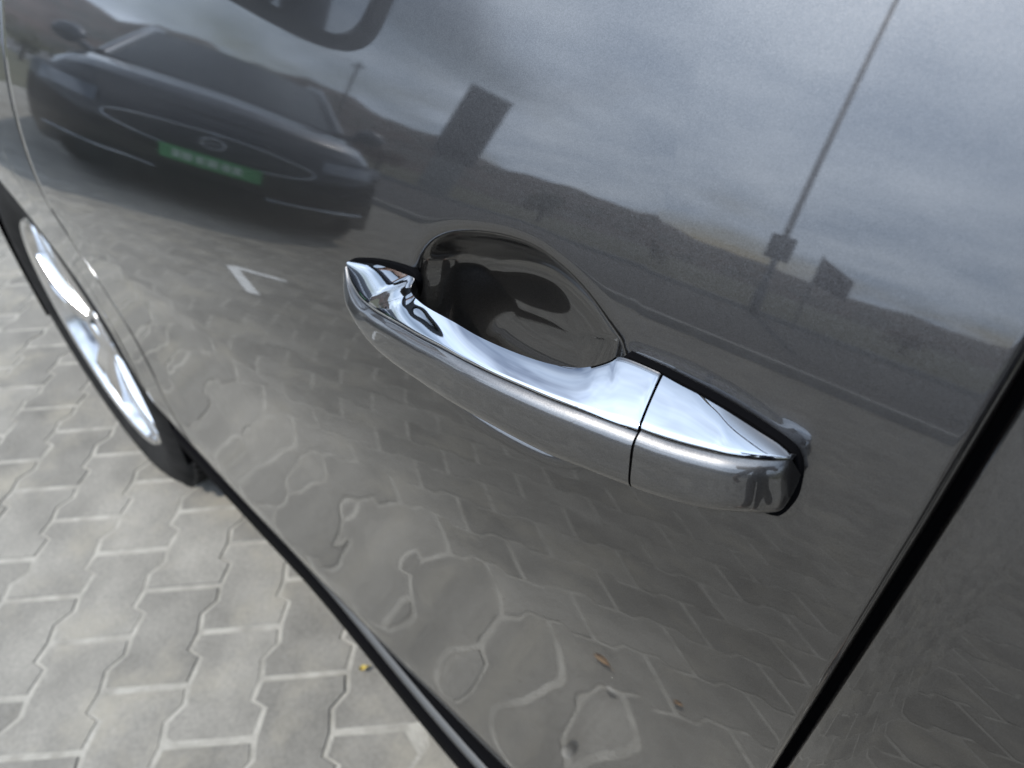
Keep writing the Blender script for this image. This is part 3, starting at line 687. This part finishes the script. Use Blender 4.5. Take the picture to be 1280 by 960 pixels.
# nose: closes the last section with a rounded face
last = rows[-1]; nose = []
for s in (0, .25, .5, .75, 1):
    pass
vs_f = np.linspace(-1, 1, 41); zs_f = np.linspace(.20, .84, 14)
def face_pt(v, z):
    bul = .10*math.sin(math.pi*(z-.20)/.64)**.7 if .2 < z < .84 else 0
    return (float(nosex(0, v))+bul*(1-.4*abs(v)**2)-.03*(1 if z < .3 else 0), 0.96*v*(1 if abs(v) < .9 else 1), z)
body.grid([[face_pt(v, z) for v in vs_f] for z in zs_f])
body.grid([[(-4.45+.25*abs(v)**3-.0, .9*v, z) for v in np.linspace(-1, 1, 15)] for z in np.linspace(.22, .82, 6)])
body.build('body', BLACKPAINT, dc, angle=0)
# cabin
def cab(x): return np.interp(x, [-4.1, -3.5, -2.9, -2.2, -1.75, -.98], [1.06, 1.30, 1.38, 1.40, 1.36, 1.03])
def cabw(z): return .76-.42*(z-1.0)
def cab_grid(x0, x1, n, name, m_, lift=0, v0=-1, v1=1):
    rows = []
    for x in np.linspace(x0, x1, n):
        z = float(cab(x)); W_ = cabw(z); rows.append([(x, W_*v, z+.035*(1-v*v)+lift) for v in np.linspace(v0, v1, 15)])
    MB().grid(rows).build(name, m_, dc)
cab_grid(-1.75, -.98, 12, 'windscreen', mat('dark_windscreen', (.02, .024, .026), .02, spec=.2)); cab_grid(-3.2, -1.75, 12, 'roof', BLACKPAINT, .004); cab_grid(-4.1, -3.2, 8, 'rear_window', GLASS)
for s in (-1, 1):
    rows = []
    for x in np.linspace(-4.05, -1.0, 40):
        z = float(cab(x)); rows.append([(x, s*cabw(1.02+(z-1.02)*t), 1.02+(z-1.02)*t) for t in np.linspace(0, 1, 6)])
    MB().grid(rows).build('side_window', GLASS, dc)
    pl = [(-.985, s*.75, 1.03), (-1.2, s*.715, 1.125), (-1.5, s*.665, 1.255), (-1.78, s*.615, 1.365), (-2.3, s*.60, 1.40), (-3.0, s*.605, 1.385), (-3.6, s*.65, 1.27), (-4.1, s*.74, 1.05)]
    MB().tube(pl, .035, 10).build('roof_pillar', BLACKPAINT, dc)
    # headlight: slim lens on the corner
    rows = []
    for v in np.linspace(.60, .93, 10):
        rows.append([(lambda p: (p[0]+.012, s*p[1], p[2]))(face_pt(v, z-.01+.03*(v-.6)/.33)) for z in (.70, .745, .79)])
    MB().grid(rows).build('headlight', HEADL, dc)
    mb = MB(); mb.ball((-1.35, s*1.02, 1.10), (.07, .11, .075)); mb.tube([(-1.33, s*.85, 1.02), (-1.34, s*.95, 1.07)], .03, 8)
    mb.build('door_mirror', BLACKPAINT, dc)
    mb = MB(); pts = [(lambda p: (p[0]+.016, s*p[1], p[2]))(face_pt(v, .33+.06*max(0, v-.35)**1.0)) for v in np.linspace(.30, .92, 16)]
    mb.tube(pts, .007, 6).build('bumper_trim', CHROME, dc)
# grille: dark field inside a thin bright outline with pointed ends
def gp(v, z): p = face_pt(v, z); return (p[0]+.014, p[1], p[2])
outl = []
for t in np.linspace(0, 2*math.pi, 72, endpoint=False):
    c_, s_ = math.cos(t), math.sin(t)
    v = .56*math.copysign(abs(c_)**.75, c_); z = .635+.095*math.copysign(abs(s_)**.8, s_)*(1-.25*abs(c_))
    outl.append(gp(v, z))
MB().tube(outl+[outl[0]], .0065, 8, False).build('grille_surround', CHROME, dc)
mb = MB(); mb.grid([[tuple(np.array(gp(.54*t_*(1-.2*abs(q)), .635+.085*q))-np.array([.008, 0, 0])) for t_ in np.linspace(-1, 1, 31)] for q in np.linspace(-1, 1, 7)])
mb.build('grille_panel', SATIN, dc)
em = bpy.data.objects.new('emblem', None); COL.objects.link(em); em.parent = dc
mb = MB(); cxv = face_pt(0, .655)
rg = [(cxv[0]+.024, .062*math.cos(t), .655+.040*math.sin(t)) for t in np.linspace(0, 2*math.pi, 40)]
mb.tube(rg, .006, 8, False); mb.build('emblem_ring', CHROME, None).parent = em
mb = MB()
for s in (-1, 1): mb.tube([(cxv[0]+.024, s*.052*math.cos(t), .655+.030*math.sin(t)) for t in np.linspace(-.9, .9, 10)], [.003+.004*math.sin(math.pi*k/9) for k in range(10)], 8)
mb.tube([(cxv[0]+.025, -.03, .648), (cxv[0]+.027, 0, .656), (cxv[0]+.025, .03, .664)], .005, 8); mb.build('emblem_mark', CHROME, None).parent = em
# plate
pr = bpy.data.objects.new('number_plate', None); COL.objects.link(pr); pr.parent = dc
pc = face_pt(0, .50)
MB().box((pc[0]+.020, 0, .50), (.012, .51, .112)).build('plate_field', GREENP, None, False).parent = pr
mb = MB()
for yy, wd in ((-.13, .045), (-.075, .04), (-.01, .05), (.05, .04), (.115, .05), (.17, .04)):
    mb.box((pc[0]+.0275, yy, .50), (.003, wd, .06))
mb.build('plate_print', PLATEW, None, False).parent = pr
rows = [[(lambda p: (p[0]+.010, p[1], p[2]))(face_pt(v, z)) for v in np.linspace(-.55, .55, 20)] for z in (.22, .27, .32)]
MB().grid(rows).build('lower_intake', SATIN, dc)
MB().box((-2.2, 0, .23), (4.0, 1.62, .10)).build('underbody', RUBBER, dc)
mb = MB(); mb.box((-1.75, -.33, 1.02), (.12, .44, .42), None, 0, .8); mb.box((-1.75, .33, 1.02), (.12, .44, .42), None, 0, .8); mb.build('front_seat', mat('pale_seat', (.25, .30, .29), .7), dc)
def dark_wheel(x, y, sgn):
    root = bpy.data.objects.new('wheel', None); COL.objects.link(root); root.parent = dc
    q = lambda pr_: [(r, sgn*a) for r, a in pr_]
    MB().lathe(q([(.21, .02), (.25, 0), (.30, 0), (.33, .02), (.335, .05), (.335, .18), (.3, .2)]), 48, 'y', (x, y, .335)).build('tyre', TYRE, None).parent = root
    mb = MB(); mb.lathe(q([(0, .03), (.06, .02), (.07, .05)]), 30, 'y', (x, y, .335)); mb.lathe(q([(.225, .015), (.21, .02), (.205, .16)]), 48, 'y', (x, y, .335))
    for k in range(5):
        t = 2*math.pi*k/5; rot = Matrix.Rotation(-t, 3, 'Y'); mb.box(Vector((x, y+sgn*.035, .335))+rot @ Vector((.13, 0, 0)), (.18, .03, .05), rot)
    mb.build('rim', ALLOY, None, False).parent = root
for x in (-.95, -3.6):
    dark_wheel(x, -.935, 1); dark_wheel(x, .935, -1)

# ---------------------------------------------------------------- street things seen in the paintwork
def polar(az, d): return Vector((-math.sin(rad(az))*d, -math.cos(rad(az))*d, 0))
p = polar(49.4, 30)
tt = thing('sign_totem', 'tall dark sign pylon rising over the hill line beyond the black car', 'sign', p, rad(-47+5), None, True)
tt.rotation_euler.y = rad(8)
mb = MB(); mb.box((0, 0, 3.9), (1.9, .35, 3.5)); mb.build('sign_panel', SIGNB, tt, False)
mb = MB(); mb.box((0, 0, 1.08), (1.4, .28, 2.14)); mb.build('sign_base', CONCRETE, tt, False)
for zz_ in (2.17, 3.2, 5.67): MB().box((0, 0, zz_), (1.94, .37, .05)).build('sign_rail', POLE, tt, False)
p = polar(19.8, 17)
lm = thing('lamp_post', 'tall grey lamp post with an arm, beyond the road', 'lamp post', p, rad(-20), None, True)
MB().tube([(0, 0, 0), (0, 0, .9), (0, 0, 1.0), (0, 0, 5), (0, 0, 9.2)], [.13, .13, .085, .075, .05], 16).build('pole', POLE, lm)
MB().tube([(0, 0, 9.1), (.25, 0, 9.45), (.8, 0, 9.62), (1.6, 0, 9.66)], .035, 10).build('arm', POLE, lm)
mb = MB(); mb.box((1.9, 0, 9.66), (.75, .26, .09), None, 0, .8); mb.build('lamp_head', POLE, lm, False)
mb = MB(); mb.box((0, 0, 2.25), (.58, .10, .72)); mb.build('advert_board', SIGNB, lm, False)
p = polar(16.6, 16)
fl = thing('flag', 'small dark flag on a short pole next to the lamp post', 'flag', p, rad(-20), None, True)
MB().tube([(0, 0, 0), (0, 0, 2.35)], .025, 8).build('flagpole', POLE, fl)
mb = MB(); mb.grid([[(.02+u*.75, .05*math.sin(u*7+k), 2.3-k*.75-u*.35*(1-k*.4)) for k in np.linspace(0, 1, 6)] for u in np.linspace(0, 1, 10)]); mb.build('flag_cloth', FLAG, fl)
# overhead line on two posts
p1, p2 = polar(83, 34), polar(58, 60)
for p_, lab in ((p1, 'slim utility pole nearer the car bonnet, carrying overhead wires'), (p2, 'slim utility pole far beyond the black car, carrying overhead wires')):
    up = thing('utility_pole', lab, 'utility pole', p_, 0, 'poles of the overhead line', True)
    MB().tube([(0, 0, 0), (0, 0, 9)], [.16, .10], 12).build('pole', BARK, up); MB().box((0, 0, 8.6), (1.8, .1, .12)).build('crossarm', BARK, up, False)
for k, dz in enumerate((8.66, 8.66)):
    dy = -.7 if k == 0 else .7
    pts = [(p1+(p2-p1)*t+Vector((dy, 0, dz-3.0*t*(1-t)))) for t in np.linspace(0, 1, 24)]
    o = MB().tube(pts, .012, 5).build('overhead_wire', RUBBER); tag(o, ('dark overhead wire on the crossarm ends towards the hills', 'dark overhead wire on the crossarm ends towards the road')[k], 'wire', 'overhead wires')
# hills
def hill(name, az0, az1, d, hfun, seed):
    r = np.random.default_rng(seed); ph = r.uniform(0, 6, 6)
    rows = []
    for a in np.linspace(az0, az1, 300):
        hh = hfun(a)*(1+.10*math.sin(a*.21+ph[0])+.06*math.sin(a*.63+ph[1])+.03*math.sin(a*1.7+ph[2])+.015*math.sin(a*4.3+ph[3]))
        rows.append([tuple(polar(a, d+q*d*.5)+Vector((0, 0, hh*s-.1))) for q, s in ((0, 0), (.12, .25), (.3, .6), (.5, .88), (.62, 1.0), (.8, .9), (1.2, 0))])
    return struct(MB().grid(rows).build(name, HILL))
hill('hills', -180, 180, 520, lambda a: np.interp(a, [-180, -140, -75, -20, 5, 25, 40, 55, 70, 95, 140, 180], [30, 24, 22, 26, 26, 30, 40, 50, 58, 62, 44, 30]), 2)
hill('near_hills', 30, 140, 210, lambda a: np.interp(a, [30, 40, 55, 75, 95, 115, 140], [0, 6, 11, 14, 18, 12, 0]), 5)
# trees and bushes along the far side of the road
def leaf_crown(c, r, n, m_, name, parent, seed):
    g = np.random.default_rng(seed); V, F = [], []
    cl_ = [(np.array([g.normal(0, .45), g.normal(0, .45), g.normal(0, .42)])*np.array(r)+np.array(c), g.uniform(.28, .5)) for _ in range(16)]
    for k in range(n):
        cc, cr_ = cl_[g.integers(len(cl_))]
        d = g.normal(0, 1, 3); d /= np.linalg.norm(d); p = cc+d*cr_*np.array(r)*g.uniform(.55, 1.0)
        a = g.normal(0, 1, 3); a /= np.linalg.norm(a); b = np.cross(a, g.normal(0, 1, 3)); b /= np.linalg.norm(b); s = g.uniform(.10, .22)*max(r)*.32
        o = len(V); V += [tuple(p-a*s), tuple(p+b*s*.6), tuple(p+a*s), tuple(p-b*s*.6)]; F.append((o, o+1, o+2, o+3))
    return MB().add(V, F).build(name, m_, parent, False)
kinds = ['rusty', 'olive green', 'brown']
spots = [(79, 24, 1.5, 1), (54, 36, 2.6, 0), (40.5, 37, 2.7, 1), (29, 31, 1.7, 2), (9, 30, 1.6, 0)]
where = ['nearest the front of the grey car', 'just before the sign pylon', 'just past the sign pylon', 'midway from pylon to lamp post', 'beyond the lamp post and flag']
for k, ((az, d, h, kd), wh) in enumerate(zip(spots, where)):
    pp = polar(az, d); r_ = h*.42
    tr_ = thing('tree' if h > 2.5 else 'bush', f'{kinds[kd]} autumn {"tree" if h > 2.5 else "bush"} across the road, {wh}', 'tree' if h > 2.5 else 'bush', pp, 0, 'trees and bushes across the road', True)
    mb = MB(); mb.tube([(0, 0, 0), (.04*h, 0, h*.3), (0, .03*h, h*.62)], [.05*h, .035*h, .012*h], 8)
    for q in range(4):
        t = q*1.7+k; mb.tube([(.03*h, .01*h, h*.32), (math.cos(t)*r_*.5, math.sin(t)*r_*.5, h*.62)], [.02*h, .006*h], 6)
    mb.build('trunk', BARK, tr_)
    leaf_crown((0, 0, h*.52), (r_*1.2, r_*1.2, h*.44), 1500, LEAFM[kd], 'crown', tr_, 40+k)
# a light parked van and a dark hatchback far along the road would only show as smudges: left out

# ---------------------------------------------------------------- leaves and pebbles on the blocks
def leaf(name, x, y, s, rot, m_, label):
    P = []
    for u in np.linspace(0, 1, 9):
        wdt = s*.36*math.sin(math.pi*u**.8)*(1 if u < 1 else 0)+.0003
        P.append([(s*(u-.5), -wdt, .004+.10*s*abs(u-.5)+.004), (s*(u-.5), 0, .003+.06*s*abs(u-.5)), (s*(u-.5), wdt, .004+.12*s*abs(u-.5)+.003)])
    mb = MB(); mb.grid(P); mb.tube([(s*.5, 0, .004), (s*.8, .02*s, .006)], .0007, 5)
    o = mb.build(name, m_); o.location = (x, y, .0012); o.rotation_euler = (0, 0, rot); return tag(o, label, 'leaf')
def ground_at(px, py):
    d = CR @ np.array([(px-640)/850, (py-480)/850, 1.0]); return CAM+d*(-CAM[2]/d[2])
g_ = ground_at(455, 838)
leaf('fallen_leaf', g_[0], g_[1], .014, 1.2, YLEAF, 'tiny bright yellow leaf on the paving beside the car sill')
leaf('fallen_leaf', -.32, -.16, .030, .3, BLEAF, 'curled brown leaf on the paving, mirrored low in the front door')
leaf('fallen_leaf', -.20, -.21, .018, 2.0, BLEAF, 'small brown leaf scrap mirrored low in the door near the shut line')
def pebble(x, y, s, seed, label):
    g = np.random.default_rng(seed); mb = MB(); mb.ball((0, 0, s*.45), (s, s*.75, s*.55), 12, 8)
    mb.v = [tuple(np.array(v)*(1+g.normal(0, .05))) for v in mb.v]
    o = mb.build('pebble', STONE); o.location = (x, y, .0); return tag(o, label, 'stone')
pebble(-.285, -.105, .009, 1, 'pale pebble on the paving closest to the car sill')

# ---------------------------------------------------------------- the photographer
PX, PY = .46, -.51
face = Vector((-math.sin(rad(54)), math.cos(rad(54)), 0)); rgt = Vector((face.y, -face.x, 0))
per = thing('person', 'person in dark trousers and navy jacket holding up a phone beside the car', 'person', (PX, PY, 0), 0)
def L3(f, r, z): return Vector((PX, PY, 0))+face*f+rgt*r+Vector((0, 0, z))
def skinned(name, chains, m_, parent, sub=2):
    V, E, Rr = [], [], []; key = {}
    def vid(p, r):
        k = tuple(round(c, 4) for c in p)
        if k not in key: key[k] = len(V); V.append(p); Rr.append(r)
        return key[k]
    for ch in chains:
        ids = [vid(p, r) for p, r in ch]
        E += [(a, b) for a, b in zip(ids, ids[1:]) if a != b]
    me = bpy.data.meshes.new(name); me.from_pydata([tuple(v) for v in V], E, []); o = bpy.data.objects.new(name, me); COL.objects.link(o)
    md = o.modifiers.new('skin', 'SKIN'); md.use_smooth_shade = True
    me.skin_vertices[0].data[0].use_root = True
    for i, r in enumerate(Rr): me.skin_vertices[0].data[i].radius = (r, r) if not hasattr(r, '__len__') else r
    sb = o.modifiers.new('sub', 'SUBSURF'); sb.levels = sub; sb.render_levels = sub
    me.materials.append(m_); attach(o, parent); return o
CAMV = Vector(CAM)
fwv = Vector(CR[:, 2]); upv = -Vector(CR[:, 1]); rtv = Vector(CR[:, 0])
ph_c = CAMV-fwv*.016                       # phone body sits behind its lens
pelv = L3(0, 0, .93); chest = L3(.03, 0, 1.28); neck = L3(.06, 0, 1.47)
head0 = L3(.10, 0, 1.56); head1 = L3(.115, 0, 1.66)
body_ch = [[(pelv, .095), (L3(.01, 0, 1.08), .085), (chest, .095), (L3(.045, 0, 1.41), .06), (neck, .052), (head0, .068), (head1, .085)]]
jack = [[(L3(0, 0, .84), (.155, .115)), (pelv, (.175, .145)), (L3(.01, 0, 1.08), (.155, .125)), (chest, (.18, .14)), (L3(.04, 0, 1.40), (.15, .11)), (L3(.055, 0, 1.46), .070)]]
trou = [[(L3(0, 0, .98), (.16, .135)), (L3(0, 0, .88), (.165, .145))]]
hands = []
for s in (-1, 1):
    sh = L3(.03, s*.19, 1.39)
    if s > 0:     # right arm: bent, gripping the end of the phone
        ge = ph_c+rtv*.134-upv*.018          # right-hand end of the phone
        wrist = ge+rtv*.035-upv*.045-fwv*.055; el = (sh+wrist)/2+Vector((0, 0, -.15))+rgt*.10
        palm = ge+rtv*.016-upv*.006-fwv*.026
    else:         # left arm hangs, hand half closed
        el = L3(-.02, s*.255, 1.10); wrist = L3(.06, s*.26, .87); palm = L3(.085, s*.255, .80)
    body_ch.append([(L3(.045, 0, 1.41), .06), (sh, .045), (el, .040), (wrist, .026), (palm, (.020, .014))])
    jack.append([(L3(.04, 0, 1.40), (.15, .11)), (sh, .075), ((sh+el)/2, .062), (el, .055), (el+(wrist-el)*.5, .048), (el+(wrist-el)*.9, .040)])
    for k in range(4):      # each finger its own length and bend
        ln = (.9, 1.0, .95, .78)[k]
        if s > 0:
            off = .022-.0155*k
            b0 = palm+upv*off*.6; b1 = ge+rtv*.010+upv*off-fwv*.004; b2 = ge+rtv*(.003-.010*ln)+upv*off+fwv*.0115; b3 = ge-rtv*(.004+.020*ln)+upv*(off-.002)+fwv*.0125
        else:
            q = face*(.024-.016*k)
            b0 = palm+q+Vector((0, 0, -.028)); b1 = b0+rgt*(.006)+Vector((0, 0, -.034*ln)); b2 = b1+rgt*.016+Vector((0, 0, -.020*ln)); b3 = b2+rgt*.016+Vector((0, 0, -.004*ln))
        body_ch.append([(palm, (.020, .014)), (b0, .0095), (b1, .0085), (b2, .0078), (b3, .0068)])
    if s > 0: t0 = palm-upv*.022+rtv*-.006; t1 = ge-rtv*.020-upv*.022-fwv*.016; t2 = ge-rtv*.045-upv*.012-fwv*.013
    else: t0 = palm+face*.030+Vector((0, 0, .004)); t1 = t0+face*.014+rgt*.008+Vector((0, 0, -.028)); t2 = t1+rgt*.012+Vector((0, 0, -.022))
    body_ch.append([(palm, (.020, .014)), (t0, .012), (t1, .0098), (t2, .0085)])
    hip = L3(0, s*.095, .90); kn = L3(.03+.03*s, s*.115, .49); an = L3(-.02+.05*s, s*.13, .09); toe = L3(.15+.05*s, s*.15, .035)
    body_ch.append([(pelv, .095), (hip, .078), (kn, .056), (an, .040), (toe, .030)])
    trou.append([(L3(0, 0, .88), (.165, .145)), (hip+Vector((0, 0, -.06)), .102), ((hip+kn)/2, .088), (kn, .072), ((kn+an)/2, .066), (an+Vector((0, 0, .02)), .056)])
    sh_ = skinned('shoe', [[(L3(-.07+.05*s, s*.125, .052), .044), (L3(.02+.05*s, s*.135, .055), .046), (L3(.10+.05*s, s*.145, .044), .042), (L3(.175+.05*s, s*.152, .034), .030)]], SHOE, per)
    MB().box(L3(.05+.05*s, s*.14, .009), (.30, .092, .018), Matrix.Rotation(math.atan2(face.y, face.x)-s*.06, 3, 'Z')).build('shoe_sole', SOLE, per, False)
skinned('body', body_ch, SKIN, per)
skinned('jacket', jack, NAVY, per); skinned('trousers', trou, TROUS, per)
# head: features on the skull
def headp(f, r, z): return L3(.115+f, r, 1.64+z)
mb = MB(); g = Vector((0, 0, 0))
rows = []
for j in range(19):
    t = math.pi*j/18; row = []
    for k in range(28):
        a = 2*math.pi*k/28; cx_, sx_ = math.cos(a), math.sin(a); r_ = math.sin(t); z = math.cos(t)
        fwx = .098*r_*cx_; rtx = .076*r_*sx_; zz_ = .118*z
        if z < -.1: fwx += .006*(-z) if cx_ > 0 else .02*z*cx_; rtx *= (1+.22*z)
        if cx_ > .93 and -.35 < z < .12: fwx += .022*(cx_-.93)/.07*(1-abs(z+.17)/.3)
        if .6 < cx_ < .93 and .02 < z < .22: fwx -= .007
        row.append(tuple(headp(fwx, rtx, zz_)))
    rows.append(row)
mb.grid(rows, closed_v=True); mb.build('face', SKIN, per)
for s in (-1, 1):
    mb = MB(); mb.ball(headp(.082, s*.031, .012), (.011, .011, .009), 12, 8, 0); mb.ball(headp(.0915, s*.031, .012), (.0045, .0045, .0045), 10, 6, 1); mb.build('eye', [EYE, IRIS], per)
    mb = MB(); mb.ball(headp(-.005, s*.077, -.008), (.016, .010, .030), 12, 8); mb.build('ear', SKIN, per)
mb = MB(); mb.tube([headp(.088, -.024, -.062), headp(.099, -.01, -.058), headp(.1, .01, -.058), headp(.088, .024, -.062)], [.003, .0055, .0055, .003], 8); mb.build('mouth', LIP, per)
rows = []
for j in range(9):
    t = math.pi*.52*j/8
    row = []
    for k in range(28):
        a = 2*math.pi*k/28; fr_ = math.cos(a) > .35
        tt_ = min(t, .95) if fr_ else t*1.12
        row.append(tuple(headp(.107*math.sin(tt_)*math.cos(a)-.006, .085*math.sin(tt_)*math.sin(a), .128*math.cos(tt_)+.004)))
    rows.append(row)
MB().grid(rows, closed_v=True).build('hair', HAIR, per)
# phone held in the right hand, lens at the camera
rot = Matrix(((CR[0, 0], -CR[0, 1], -CR[0, 2]), (CR[1, 0], -CR[1, 1], -CR[1, 2]), (CR[2, 0], -CR[2, 1], -CR[2, 2])))
ph = thing('phone', 'dark phone held sideways in the right hand, lens towards the door handle', 'phone', tuple(ph_c), 0)
mb = MB(); mb.box(ph_c+rtv*.055+upv*-.018, (.158, .076, .009), rot); mb.build('phone_case', PHONE, ph, False)
mb = MB(); mb.box(ph_c+rtv*.055+upv*-.018-fwv*.0052, (.150, .069, .0012), rot); mb.build('phone_screen', GLASS, ph, False)
mb = MB()
for q in ((.028, .004), (.004, .004), (-.02, .004)):
    pass
for dx in (.022, .044): mb.tube([ph_c+rtv*dx+fwv*.003, ph_c+rtv*dx+fwv*.0065], .008, 16)
mb.build('phone_lens', GLASS, ph)
for o in list(COL.objects):
    if 'base' in o.keys(): del o['base']
